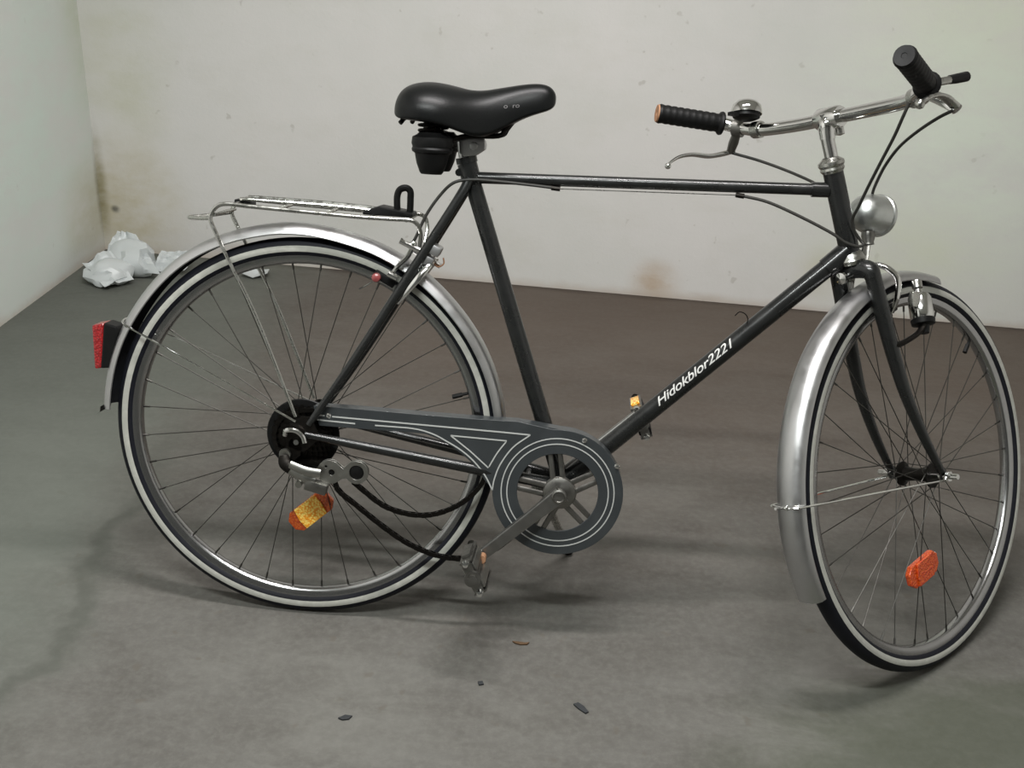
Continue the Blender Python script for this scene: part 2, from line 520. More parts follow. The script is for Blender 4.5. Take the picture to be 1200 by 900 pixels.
# ------------------------------------------------------------------ wheels
def wheel(matrix, refl_mats, refl_at, refl_tilt, valve_deg, rear):
    hw = 0.0118
    rim = MB().lathe([(0.321, hw), (0.3215, hw - 0.0015), (0.316, hw - 0.003), (0.314, 0), (0.316, -hw + 0.003), (0.3215, -hw + 0.0015),
                      (0.321, -hw), (0.309, -hw), (0.304, -0.0095), (0.301, -0.005), (0.3005, 0), (0.301, 0.005), (0.304, 0.0095), (0.309, hw)],
                     n=96, closed_prof=True)
    rim = rim.build('wheel', M['rim'], bike, matrix=matrix)
    c, s = 0.3290, 0.0175
    prof = [(c + s * math.cos(a), s * math.sin(a)) for a in (R(x) for x in range(0, 360, 18))]
    ty = MB().lathe(prof, n=120, closed_prof=True)
    ty.build('tyre', M['tyre'], rim)
    for sg in (-1, 1):
        st = [(c + (s + 0.0004) * math.cos(a), sg * (s + 0.0004) * math.sin(a)) for a in (R(x) for x in (75, 82, 89, 96, 103, 109))]
        MB().lathe(st, n=120).build('sidewall_stripe', M['sidewall'], rim)
    # hub
    fy = 0.029
    h = MB()
    h.lathe([(0.0, -fy - 0.002), (0.022, -fy - 0.002), (0.022, -fy + 0.001), (0.013, -fy + 0.006), (0.011, 0), (0.013, fy - 0.006), (0.022, fy - 0.001), (0.022, fy + 0.002), (0, fy + 0.002)], n=24)
    h.build('hub', M['dark_alloy'] if rear else M['black_steel'], rim)
    ax = MB().rod((0, -0.078, 0), (0, 0.078, 0), 0.0048, 10)
    for sg in (-1, 1):
        ax.lathe([(0, 0.054), (0.0095, 0.054), (0.0095, 0.063), (0, 0.063)], axis=(0, sg, 0), n=6)
    ax.build('axle', M['chrome'], rim, smooth=False)
    # 36 spokes, laced three-cross; four kinds of mesh, turned round the hub
    kinds = []
    for side in (-1, 1):
        for lead in (-1, 1):
            a_h = R(65) * lead
            p = V(0.020 * math.sin(a_h), side * fy, 0.020 * math.cos(a_h))
            q = V(0, side * 0.003, 0.303)
            mb = MB().rod(p, q, 0.0009, 5)
            mb.rod(q - (q - p).normalized() * 0.013, q, 0.0019, 5)
            kinds.append(mb.mesh('spoke', M['spoke']))
    for i in range(36):
        put('spoke', kinds[(i % 2) * 2 + (i // 2) % 2], rim, Matrix.Rotation(R(10 * i + 4), 4, 'Y'))
    # valve
    a = R(valve_deg)
    d = V(math.cos(a), 0, math.sin(a))
    vm = MB().rod(d * 0.302, d * 0.285, 0.0028, 8).rod(d * 0.290, d * 0.272, 0.0042, 8)
    vm.build('valve', M['black'], rim)
    # spoke reflector
    rx, rz = refl_at
    RM = Matrix.Translation((rx, -0.012, rz)) @ Matrix.Rotation(refl_tilt, 4, 'Y')
    body = MB().plate([(-0.046, -0.010), (-0.034, -0.021), (0.034, -0.021), (0.046, -0.010), (0.046, 0.010), (0.034, 0.021), (-0.034, 0.021), (-0.046, 0.010)], -0.005, 0.005)
    body.build('reflector', refl_mats[0], rim, bevel=0.002, matrix=RM, smooth=False)
    mid = MB().plate([(-0.026, -0.0205), (0.022, -0.0205), (0.027, 0), (0.026, 0.0205), (-0.022, 0.0205), (-0.027, 0)], -0.0085, -0.0045)
    mid.build('reflector_face', refl_mats[1], rim, bevel=0.0015, matrix=RM, smooth=False)
    return rim

rear = wheel(Matrix.Translation((0, 0, WR)), (M['amber'], M['gold_glint']), (0.013, -0.147), R(-42), 17.5, True)
front = wheel(STEER, (M['orange'], M['orange']), (-0.008, -0.166), R(-20), 53, False)

# ------------------------------------------------------------------ frame
BB = V(0.460, 0, 0.279)
fr = MB()
fr.lathe([(0, -0.036), (0.021, -0.036), (0.021, 0.036), (0, 0.036)], origin=BB, n=20)
frame = fr.build('frame', M['frame'], bike)
sl = MB().tube([(0.2755, 0, 0.800), (0.2655, 0, 0.832)], 0.0168, 16, smooth=False).build('seat_lug', M['frame'], frame)
MB().rod((0.254, -0.012, 0.816), (0.254, 0.012, 0.816), 0.0065, 10).build('binder_bolt', M['frame'], frame)
MB().tube([(0.880, 0, 0.694), (0.912, 0, 0.727)], 0.0185, 16, smooth=False).build('head_lug', M['frame'], frame)
MB().tube([(0.84, 0, 0.8235), (0.868, 0, 0.8245)], 0.0125, 14, smooth=False).build('head_lug', M['frame'], frame)
for sg in (-1, 1):   # rear dropouts
    MB().plate([(-0.016, 0.33), (0.010, 0.322), (0.035, 0.345), (0.034, 0.362), (0.022, 0.386), (0.006, 0.386), (-0.010, 0.378), (-0.020, 0.36)], sg * 0.0600, sg * 0.0645).build('dropout', M['black_steel'], frame)
MB().plate([(-0.028, 0.318), (-0.012, 0.300), (0.004, 0.315), (0.010, 0.34), (-0.012, 0.345)], -0.0605, -0.0645).build('gear_hanger', M['black_steel'], frame)
MB().rod((0.196, -0.03, 0.668), (0.196, 0.03, 0.668), 0.006).build('stay_bridge', M['frame'], frame)
MB().rod((0.402, -0.024, 0.292), (0.402, 0.024, 0.292), 0.006).build('stay_bridge', M['frame'], frame)
MB().tube([(BB.x + 0.003, 0, BB.z), (0.2745, 0, 0.806)], 0.0143, 18, smooth=False).build('seat_tube', M['frame'], frame)
MB().tube([(0.276, 0, 0.8085), (0.868, 0, 0.8245)], 0.0098, 16, smooth=False).build('top_tube', M['frame'], frame)
MB().tube([(BB.x, 0, BB.z), (0.905, 0, 0.720)], 0.0158, 18, smooth=False).build('down_tube', M['frame'], frame)
HT0, HT1 = V(0.9148, 0, 0.724), V(0.8712, 0, 0.8545)
MB().tube([HT0, HT1], 0.0168, 20, smooth=False).build('head_tube', M['frame'], frame)
for sg in (-1, 1):
    MB().tube([(0.272, sg * 0.015, 0.806), (0.256, sg * 0.022, 0.772), (0.180, sg * 0.040, 0.640), (0.095, sg * 0.056, 0.494), (0.018, sg * 0.062, 0.372)],
              [0.0085, 0.0085, 0.0085, 0.0075, 0.006], 12).build('seat_stay', M['frame'], frame)
    MB().tube([(0.445, sg * 0.025, 0.287), (0.33, sg * 0.040, 0.306), (0.12, sg * 0.056, 0.338), (0.012, sg * 0.062, 0.354)],
              [0.011, 0.0105, 0.0085, 0.006], 12).build('chain_stay', M['frame'], frame)
hs = MB().lathe([(0, 0.0), (0.0165, 0.0), (0.0205, 0.006), (0.0195, 0.010), (0.0220, 0.014), (0.0215, 0.019), (0.015, 0.024), (0.0125, 0.026)], origin=HT1 - steer_ax * 0.002, axis=steer_ax, n=20)
hs.build('headset_cup', M['dull_chrome'], frame)
hs = MB().lathe([(0.0165, 0.0), (0.0200, 0.004), (0.0215, 0.010), (0.0235, 0.014), (0.0205, 0.021), (0, 0.021)], origin=HT0 + steer_ax * 0.002, axis=-steer_ax, n=20)
hs.build('headset_cup', M['dull_chrome'], frame)
# lettering transferred on to the down tube
cu = bpy.data.curves.new('lettering', 'FONT')
cu.body = 'Hidokblor2221'
cu.size = 0.021
cu.shear = 0.45
cu.space_character = 0.98
cu.offset = 0.0002
lm = from_curve('lettering', cu, M['letter'])
bm = bmesh.new()
bm.from_mesh(lm)
bmesh.ops.triangulate(bm, faces=bm.faces)
for _ in range(3):
    es = [e for e in bm.edges if e.calc_length() > 0.0025]
    bmesh.ops.subdivide_edges(bm, edges=es, cuts=1)
    bmesh.ops.triangulate(bm, faces=bm.faces)
bm.to_mesh(lm)
bm.free()
lw_ = max(v.co.x for v in lm.vertices)
ta, tb = V(0.621, 0, 0.437), V(0.740, 0, 0.5575)
tdir = (V(0.905, 0, 0.720) - BB).normalized()
n1, n2 = V(0, -1, 0), tdir.cross(V(0, -1, 0)) * -1
if n2.z < 0:
    n2 = -n2
ta = BB + tdir * (ta - BB).dot(tdir)
for v in lm.vertices:
    t = v.co.x / lw_ * 0.170
    ph = (v.co.y - 0.006) / 0.0162 + R(24)
    v.co = ta + tdir * t + (n1 * math.cos(ph) + n2 * math.sin(ph)) * 0.0162
put('lettering', lm, frame)
# stray bit of wire caught on the down tube
MB().tube([(0.735, -0.012, 0.606), (0.742, -0.012, 0.613), (0.752, -0.012, 0.610), (0.757, -0.012, 0.602), (0.756, -0.012, 0.594)], 0.0009, 6).build('wire_clip', M['black_steel'], frame)

# ------------------------------------------------------------------ fork (fork frame: front axle at the origin)
fk = MB()
cr = V(-0.178, 0, 0.348)
fk.tube([(-0.178, -0.034, 0.338), (-0.180, -0.028, 0.352), (-0.181, 0, 0.357), (-0.180, 0.028, 0.352), (-0.178, 0.034, 0.338)], [0.013, 0.0155, 0.017, 0.0155, 0.013], 14)
FE = []
for sg in (-1, 1):
    FE.append(MB().plate([(-0.006, -0.010), (0.006, -0.010), (0.011, 0.0), (0.006, 0.010), (-0.006, 0.018), (-0.014, 0.016), (-0.010, 0.0)], sg * 0.0485, sg * 0.0525))
fork = fk.build('fork', M['frame'], bike, matrix=STEER)
for q in FE:
    q.build('fork_end', M['frame'], fork)
for sg in (-1, 1):
    MB().tube([(-0.180, sg * 0.033, 0.348), (-0.158, sg * 0.036, 0.285), (-0.133, sg * 0.040, 0.215), (-0.103, sg * 0.044, 0.145), (-0.056, sg * 0.048, 0.071), (-0.006, sg * 0.0505, 0.008)],
              [0.0135, 0.0135, 0.0125, 0.0105, 0.0085, 0.0065], 14).build('fork_blade', M['frame'], fork)

# ------------------------------------------------------------------ mudguards
def guard_sheet(rfun, a0, a1, half, n=64, crown=0.017):
    """curved sheet of two skins; angles in degrees in the wheel's x-z plane"""
    mb = MB()
    k = 9
    outer, inner = [], []
    for i in range(n + 1):
        a = R(a0 + (a1 - a0) * i / n)
        r = rfun(math.degrees(a))
        for j in range(k):
            t = -1 + 2 * j / (k - 1)
            rr = r - crown * abs(t) ** 2.2
            y = half * math.sin(t * math.pi / 2 * 0.92) / math.sin(math.pi / 2 * 0.92)
            d = V(math.cos(a), 0, math.sin(a))
            outer.append(d * rr + V(0, y, 0))
            inner.append(d * (rr - 0.0016) + V(0, y * 0.97, 0))
    m = (n + 1) * k
    fs_ = []
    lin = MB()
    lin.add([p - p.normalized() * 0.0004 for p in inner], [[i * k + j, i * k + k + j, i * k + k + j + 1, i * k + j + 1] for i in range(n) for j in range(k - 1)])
    for i in range(n):
        for j in range(k - 1):
            a = i * k + j
            fs_.append([a, a + 1, a + k + 1, a + k])
            fs_.append([m + a, m + a + k, m + a + k + 1, m + a + 1])
        for j in (0, k - 1):
            a = i * k + j
            fs_.append([a, a + k, m + a + k, m + a])
    for i in (0, n):
        for j in range(k - 1):
            a = i * k + j
            fs_.append([a, a + 1, m + a + 1, m + a])
    return mb.add(outer + inner, fs_), lin
def lerp_table(tab):
    def f(x):
        for (x0, y0), (x1, y1) in zip(tab, tab[1:]):
            if x <= x1:
                t = max(0, (x - x0) / (x1 - x0))
                t = t * t * (3 - 2 * t)
                return y0 + (y1 - y0) * t
        return tab[-1][1]
    return f
RW = Matrix.Translation((0, 0, WR))
rg, rgl = guard_sheet(lerp_table([(7, 0.360), (40, 0.360), (75, 0.366), (100, 0.373), (125, 0.377), (150, 0.373), (178, 0.370)]), 7, 177, 0.0275)
rmud = rg.build('mudguard', M['alloy'], bike, matrix=RW)
rgl.build('mudguard_inner_shade', M['inner_shade'], rmud)
fg, fgl = guard_sheet(lerp_table([(80, 0.358), (110, 0.366), (150, 0.374), (190, 0.374), (212, 0.372)]), 83, 210, 0.0265)
fmud = fg.build('mudguard', M['alloy'], bike, matrix=STEER)
fgl.build('mudguard_inner_shade', M['inner_shade'], fmud)
# rear mudguard flap and stays
MB().add([(-0.370, -0.024, 0.022), (-0.370, 0.024, 0.022), (-0.371, 0.024, 0.012), (-0.371, -0.024, 0.012), (-0.382, -0.020, 0.004), (-0.382, 0.020, 0.004)],
         [[0, 1, 2, 3], [3, 2, 5, 4]]).build('mud_flap', M['black'], rmud)
for sg in (-1, 1):
    MB().rod((-0.004, sg * 0.066, 0.034), (-0.322, sg * 0.028, 0.176), 0.0019, 8).build('mudguard_stay', M['chrome'], rmud)
    MB().rod((-0.002, sg * 0.058, -0.006), (-0.374, sg * 0.027, -0.027), 0.0019, 8).build('mudguard_stay', M['chrome'], fmud)
MB().tube([(-0.316, -0.0285, 0.172), (-0.327, -0.020, 0.178), (-0.3305, 0, 0.180), (-0.327, 0.020, 0.178), (-0.316, 0.0285, 0.172)], 0.0020, 8).build('stay_bridge', M['chrome'], rmud)
MB().tube([(-0.368, -0.028, -0.027), (-0.376, -0.016, -0.028), (-0.379, 0, -0.028), (-0.376, 0.016, -0.028), (-0.368, 0.028, -0.027)], 0.0022, 8) \
    .rod((-0.375, 0, -0.028), (-0.398, 0, -0.028), 0.0025, 8).ball((-0.381, -0.008, -0.028), 0.0045).build('stay_bridge', M['chrome'], fmud)

# ------------------------------------------------------------------ tail light
tl = MB().plate([(-0.362, 0.517), (-0.340, 0.512), (-0.336, 0.500), (-0.352, 0.436), (-0.370, 0.434)], -0.019, 0.019)
tail = tl.build('tail_light', M['black'], bike, bevel=0.003, smooth=False)
MB().plate([(-0.384, 0.511), (-0.362, 0.516), (-0.368, 0.434), (-0.381, 0.432)], -0.018, 0.018).build('red_lens', M['red'], tail, bevel=0.003, smooth=False)

# ------------------------------------------------------------------ stem, handlebar, levers, bell
SA = lambda z: V(-0.058 / math.cos(HA) - z * math.tan(HA), 0, z)
st = MB().tube([SA(0.50), SA(0.585)], 0.0112, 16, smooth=False)
st.tube([SA(0.565), SA(0.590) + V(0.006, 0, 0), V(-0.240, 0, 0.600)], [0.0125, 0.0150, 0.0160], 16)
st.lathe([(0, -0.024), (0.0165, -0.024), (0.0185, -0.020), (0.0185, 0.020), (0.0165, 0.024), (0, 0.024)], origin=(-0.246, 0, 0.600), n=20)
st.lathe([(0, 0), (0.0075, 0), (0.0075, 0.016), (0, 0.018)], origin=(-0.232, -0.006, 0.590), axis=(0.15, -0.1, -1), n=12)
st.lathe([(0, 0), (0.009, 0.0), (0.009, 0.006), (0, 0.008)], origin=SA(0.590) + V(0.002, 0, 0.010), axis=steer_ax, n=6)
stem = st.build('stem', M['chrome'], bike, matrix=BAR)
GL = [(-0.283, 0.220, 0.621), (-0.391, 0.268, 0.635)]
GR = [(-0.280, -0.220, 0.6095), (-0.3875, -0.268, 0.628)]
hb = MB().tube([GL[1], (-0.340, 0.2465, 0.629), GL[0], (-0.266, 0.196, 0.6125), (-0.258, 0.150, 0.602), (-0.250, 0.07, 0.599), (-0.246, 0, 0.600), (-0.246, -0.07, 0.600), (-0.250, -0.150, 0.600), (-0.262, -0.196, 0.604), GR[0], (-0.336, -0.2455, 0.619), GR[1]], 0.0112, 16, sub=6)
hbar = hb.build('handlebar', M['chrome'], bike, matrix=BAR)
def grip(g, endmat):
    a, b = Vector(g[0]), Vector(g[1])
    L_ = (b - a).length
    prof = [(0.0115, 0.0), (0.0200, 0.0), (0.0210, 0.003), (0.0200, 0.006), (0.0162, 0.009)]
    for i in range(9):
        h = 0.014 + i * 0.0118
        prof += [(0.0158, h), (0.0168, h + 0.004), (0.0168, h + 0.008)]
    prof += [(0.0175, L_ - 0.004), (0.0160, L_), (0.0, L_)]
    o = MB().lathe(prof, origin=a, axis=b - a, n=20).build('grip', M['grip'], hbar)
    MB().lathe([(0, 0.0), (0.004, 0.0), (0.0045, 0.0008), (0.015, 0.0012), (0.0166, -0.003)], origin=b + (b - a).normalized() * 0.0012, axis=b - a, n=20).build('grip_end', endmat, hbar)
grip(GL, M['tan'])
grip(GR, M['black'])
# left brake lever: clamp, bracket and a blade running under the grip
lv = MB()
lv.lathe([(0.0115, -0.009), (0.0155, -0.009), (0.0155, 0.009), (0.0115, 0.009)], origin=(-0.264, 0.198, 0.612), axis=(-0.45, 0.85, 0.25), n=18)
lv.tube([(-0.262, 0.204, 0.606), (-0.254, 0.222, 0.590), (-0.248, 0.236, 0.577)], [0.0095, 0.0115, 0.0095], 12, flat=0.7, up=(0, 1, 0))
lever = lv.build('brake_lever', M['dark_alloy'], hbar)
MB().tube([(-0.243, 0.232, 0.578), (-0.262, 0.242, 0.572), (-0.290, 0.247, 0.566), (-0.325, 0.249, 0.566), (-0.354, 0.250, 0.560), (-0.373, 0.250, 0.550), (-0.380, 0.250, 0.543)],
          [0.0075, 0.0078, 0.0065, 0.006, 0.0055, 0.0045, 0.0048], 12, flat=0.6, up=(0, 0.2, 1)).ball((-0.381, 0.25, 0.541), 0.0058).build('lever_blade', M['chrome'], lever)
# right brake lever
lv = MB()
lv.lathe([(0.0115, -0.009), (0.0155, -0.009), (0.0155, 0.009), (0.0115, 0.009)], origin=(-0.262, -0.198, 0.604), axis=(-0.45, -0.85, 0.15), n=18)
lv.tube([(-0.256, -0.205, 0.602), (-0.240, -0.222, 0.590), (-0.236, -0.238, 0.577)], [0.0095, 0.0105, 0.0095], 12, flat=0.7, up=(0, 1, 0))
lever = lv.build('brake_lever', M['chrome'], hbar)
MB().tube([(-0.240, -0.238, 0.580), (-0.258, -0.240, 0.588), (-0.285, -0.246, 0.590), (-0.310, -0.249, 0.584), (-0.332, -0.250, 0.573)],
          [0.0075, 0.0075, 0.0065, 0.006, 0.0055], 12, flat=0.6, up=(0, 0.2, 1)).ball((-0.332, -0.25, 0.572), 0.0075).build('lever_blade', M['dull_chrome'], lever)
# shift lever on the right of the bar
sh = MB().lathe([(0.0115, -0.007), (0.0150, -0.007), (0.0150, 0.007), (0.0115, 0.007)], origin=(-0.255, -0.180, 0.602), axis=(-0.2, -1, 0.05), n=18)
sh.tube([(-0.252, -0.188, 0.612), (-0.234, -0.196, 0.623), (-0.198, -0.199, 0.6325)], [0.0075, 0.0062, 0.0062], 10)
shf = sh.build('shift_lever', M['dull_chrome'], hbar)
MB().tube([(-0.205, -0.1985, 0.631), (-0.190, -0.1995, 0.6345), (-0.167, -0.200, 0.6405)], [0.0068, 0.0075, 0.0078], 12, smooth=False).build('lever_cap', M['black'], shf)
# bell on the left of the stem
bl = V(-0.283, 0.158, 0.632)
bax = V(0.10, 0.05, 1)
be = MB().lathe([(0.0, 0.021), (0.008, 0.0205), (0.018, 0.0175), (0.0245, 0.011), (0.0268, 0.002), (0.0270, -0.004), (0.0255, -0.004), (0.0250, 0.002)], origin=bl + bax * 0.0, axis=bax, n=28)
bell = be.build('bell', M['chrome'], hbar)
MB().lathe([(0, -0.004), (0.0235, -0.004), (0.0235, -0.010), (0.015, -0.014), (0, -0.014)], origin=bl, axis=bax, n=24) \
    .box(bl + V(-0.030, 0, -0.007), (0.016, 0.012, 0.006)).build('bell_base', M['black'], hbar)
MB().lathe([(0.0115, -0.008), (0.0148, -0.008), (0.0148, 0.008), (0.0115, 0.008)], origin=(-0.259, 0.155, 0.603), axis=(-0.06, 1, 0.05), n=18).build('bell_clamp', M['dull_chrome'], hbar)

# ------------------------------------------------------------------ saddle and seat post
sec = [  # x, top z, half width, skirt z, squareness
    (0.1440, 0.922, 0.030, 0.912), (0.150, 0.940, 0.062, 0.904), (0.162, 0.953, 0.084, 0.902), (0.185, 0.961, 0.096, 0.902), (0.212, 0.9625, 0.098, 0.900),
    (0.235, 0.959, 0.092, 0.896), (0.258, 0.954, 0.079, 0.888), (0.280, 0.9525, 0.066, 0.882), (0.302, 0.9545, 0.054, 0.884), (0.325, 0.959, 0.043, 0.896),
    (0.350, 0.9645, 0.034, 0.912), (0.375, 0.968, 0.029, 0.922), (0.393, 0.9665, 0.025, 0.927), (0.403, 0.960, 0.019, 0.931), (0.4085, 0.950, 0.010, 0.937)]
sm = MB()
k = 21
vs_, fs_ = [], []
for x, zt, hw_, zb in sec:
    for j in range(k):
        t = -1 + 2 * j / (k - 1)
        a = t * R(100)
        y = hw_ * math.copysign(abs(math.sin(a)) ** 0.80, a) * (1.0 if abs(a) < R(90) else 0.985)
        c = math.cos(a)
        e = (max(c, 0) ** 0.85) if c > 0 else c * 0.6
        z = zb + (zt - zb) * (e if c > 0 else e)
        z -= 0.006 * math.exp(-(y / 0.012) ** 2) * (1 if x < 0.3 else 0)
        vs_.append(V(x, y, z))
n_ = len(sec)
for i in range(n_ - 1):
    for j in range(k - 1):
        a = i * k + j
        fs_.append([a, a + 1, a + k + 1, a + k])
    fs_.append([i * k, i * k + k, i * k + 2 * k - 1, i * k + k - 1])     # underside
fs_.append(list(range(k)))
fs_.append([(n_ - 1) * k + j for j in range(k)][::-1])
sm.add(vs_, fs_)
saddle = sm.build('saddle', M['saddle'], bike, angle=60)
md = saddle.modifiers.new('round', 'SUBSURF')
md.levels = md.render_levels = 2
for sg in (-1, 1):
    coil = []
    for i in range(50):
        a = i / 50 * 4.0 * 2 * math.pi
        coil.append((0.207 + 0.017 * math.cos(a), sg * 0.052 + 0.017 * math.sin(a), 0.878 + 0.034 * i / 50))
    MB().tube(coil, 0.0026, 6, smooth=False).rod((0.207, sg * 0.052, 0.87), (0.207, sg * 0.052, 0.918), 0.010, 12).build('spring', M['black_steel'], saddle)
    MB().lathe([(0, 0.880), (0.022, 0.880), (0.0260, 0.876), (0.0335, 0.872), (0.0345, 0.862), (0.0325, 0.856), (0.0340, 0.853), (0.0330, 0.849), (0.0285, 0.846), (0.0250, 0.830), (0.0195, 0.816), (0.017, 0.813), (0, 0.812)],
               origin=(0.213, sg * 0.052, 0), axis=(0, 0, 1), n=24).build('damper', M['black'], saddle)
    MB().tube([(0.222, sg * 0.045, 0.866), (0.245, sg * 0.032, 0.871), (0.268, sg * 0.024, 0.877), (0.318, sg * 0.024, 0.880), (0.330, sg * 0.022, 0.893), (0.350, sg * 0.016, 0.920)], 0.0042, 10).build('saddle_rail', M['black_steel'], saddle)
    MB().tube([(0.160, sg * 0.06, 0.892), (0.170, sg * 0.05, 0.902), (0.205, sg * 0.03, 0.905)], 0.004, 8).build('rear_wire', M['black_steel'], saddle)
cu = bpy.data.curves.new('saddle_print', 'FONT')
cu.body = 'o  ro'
cu.size = 0.014
pm = from_curve('saddle_print', cu, principled('faded_print', (0.10, 0.095, 0.095), 0.5))
bpy.context.view_layer.update()
se = saddle.evaluated_get(bpy.context.evaluated_depsgraph_get())
for v in pm.vertices:
    x = 0.325 + v.co.x * 0.9
    z = 0.925 + 0.12 * (x - 0.33) + v.co.y * 0.75
    hit, loc, nor, _ = se.ray_cast(Vector((x, -0.3, z)), Vector((0, 1, 0)))
    v.co = (loc + nor * 0.0006) if hit else Vector((x, -0.03, z))
put('saddle_print', pm, saddle)
sp = MB().tube([(0.290, 0, 0.765), (0.2655, 0, 0.834)], 0.0130, 16, smooth=False)
sp.tube([(0.2660, 0, 0.832), (0.2635, 0, 0.842)], 0.0180, 16, smooth=False)
seatpost = sp.build('seat_post', M['frame'], bike)
MB().tube([(0.2645, 0, 0.842), (0.2600, 0, 0.868)], 0.0135, 16, smooth=False).build('post_top', M['alloy'], seatpost)
MB().plate([(0.254, 0.848), (0.262, 0.842), (0.282, 0.846), (0.296, 0.856), (0.296, 0.866), (0.290, 0.876), (0.252, 0.872)], -0.019, 0.019) \
    .rod((0.278, -0.031, 0.861), (0.278, 0.031, 0.861), 0.007, 12).build('saddle_clamp', M['alloy'], seatpost, bevel=0.003)

# ------------------------------------------------------------------ luggage rack
rk = MB()
for sg in (-1, 1):
    y = sg * 0.056
    rk.tube([(0.195, sg * 0.028, 0.690), (0.197, sg * 0.040, 0.716), (0.186, sg * 0.054, 0.7345), (0.150, y, 0.7355), (0.094, y, 0.7355), (0.008, y, 0.738), (-0.094, y, 0.7415), (-0.128, y, 0.743), (-0.146, y, 0.737),
             (-0.156, sg * 0.058, 0.718), (-0.147, sg * 0.059, 0.695), (-0.127, sg * 0.061, 0.655), (-0.075, sg * 0.063, 0.555), (-0.004, sg * 0.067, 0.386)], [0.0036] * 11 + [0.0030] * 3, 10)
rack = rk.build('luggage_rack', M['dull_chrome'], bike)
for x, z in ((-0.150, 0.724), (-0.118, 0.742), (-0.045, 0.739), (0.035, 0.736), (0.112, 0.7345), (0.175, 0.7345)):
    MB().rod((x, -0.056, z), (x, 0.056, z), 0.0032, 8).build('cross_wire', M['dull_chrome'], rack)
MB().tube([(-0.156, -0.057, 0.718), (-0.180, -0.034, 0.714), (-0.208, -0.008, 0.711), (-0.212, 0, 0.711), (-0.208, 0.008, 0.711), (-0.180, 0.034, 0.714), (-0.156, 0.057, 0.718)], 0.0034, 8).build('tail_wire', M['dull_chrome'], rack)
MB().tube([(0.150, -0.020, 0.742), (0.05, -0.022, 0.748), (-0.10, -0.026, 0.750), (-0.112, -0.018, 0.749), (-0.114, 0, 0.749), (-0.112, 0.018, 0.749), (-0.10, 0.026, 0.750), (0.05, 0.022, 0.748), (0.150, 0.020, 0.742)], 0.0028, 8).build('spring_flap', M['dull_chrome'], rack)
MB().plate([(-0.128, 0.735), (-0.100, 0.735), (-0.100, 0.748), (-0.128, 0.748)], -0.018, 0.018).build('spring_block', M['black'], rack, bevel=0.002)
MB().plate([(0.095, 0.7365), (0.180, 0.7365), (0.180, 0.744), (0.122, 0.752), (0.095, 0.742)], -0.024, 0.024).build('rack_block', M['black'], rack, bevel=0.002)
MB().tube([(0.150, 0, 0.745), (0.149, 0, 0.768), (0.153, 0, 0.780), (0.163, 0, 0.784), (0.171, 0, 0.779), (0.172, 0, 0.765), (0.172, 0, 0.745)], 0.0058, 10).build('clip_loop', M['black'], rack)

# ------------------------------------------------------------------ brakes
bk = MB()      # rear side-pull caliper on the seat stay bridge
bk.rod((0.175, 0, 0.681), (0.228, 0, 0.655), 0.005, 10)
bk.tube([(0.208, 0.0, 0.664), (0.212, -0.030, 0.662), (0.197, -0.043, 0.640), (0.176, -0.042, 0.613), (0.160, -0.030, 0.594)], [0.0075, 0.0085, 0.0085, 0.0075, 0.007], 12, flat=0.6)
bk.tube([(0.208, 0.0, 0.664), (0.212, 0.030, 0.662), (0.197, 0.043, 0.640), (0.176, 0.042, 0.613), (0.160, 0.030, 0.594)], [0.0075, 0.0085, 0.0085, 0.0075, 0.007], 12, flat=0.6)
rb = bk.build('brake_caliper', M['chrome'], bike)
MB().box((0.220, -0.022, 0.686), (0.024, 0.030, 0.018), Matrix.Rotation(R(25), 3, 'Y')).build('caliper_block', M['alloy'], rb, bevel=0.004)
MB().box((0.209, -0.024, 0.667), (0.022, 0.026, 0.018), Matrix.Rotation(R(25), 3, 'Y')).build('caliper_block', M['alloy'], rb, bevel=0.004)
MB().tube([(0.184, -0.034, 0.690), (0.176, -0.038, 0.672), (0.160, -0.040, 0.655), (0.148, -0.036, 0.640)], [0.006, 0.0065, 0.006, 0.005], 10, flat=0.7) \
    .rod((0.163, -0.040, 0.699), (0.196, -0.036, 0.684), 0.0052, 10).rod((0.145, -0.044, 0.643), (0.160, -0.042, 0.636), 0.0055, 10).ball((0.185, -0.036, 0.694), 0.0065).build('caliper_arm', M['chrome'], rb)
for sg in (-1, 1):
    MB().box((0.136, sg * 0.023, 0.630), (0.040, 0.012, 0.013), Matrix.Rotation(R(28), 3, 'Y')).build('brake_pad', M['black'], rb, bevel=0.002)
MB().lathe([(0, -0.004), (0.007, -0.004), (0.0085, 0.0), (0.007, 0.006), (0.003, 0.008), (0, 0.008)], origin=(0.124, -0.036, 0.633), axis=(0, -1, 0.1), n=14).build('pad_nut', principled('red_plastic', (0.20, 0.045, 0.045), 0.25, 0.0, 0.4), rb)
MB().tube([(0.118, -0.040, 0.626), (0.108, -0.041, 0.619), (0.096, -0.040, 0.612)], 0.0012, 6).build('cable_end', M['chrome'], rb)
MB().tube([(0.219, -0.010, 0.675), (0.217, -0.012, 0.662), (0.226, -0.012, 0.655), (0.235, -0.012, 0.661), (0.234, -0.012, 0.671)], 0.0013, 6).build('cable_hook', M['tan'], rb)
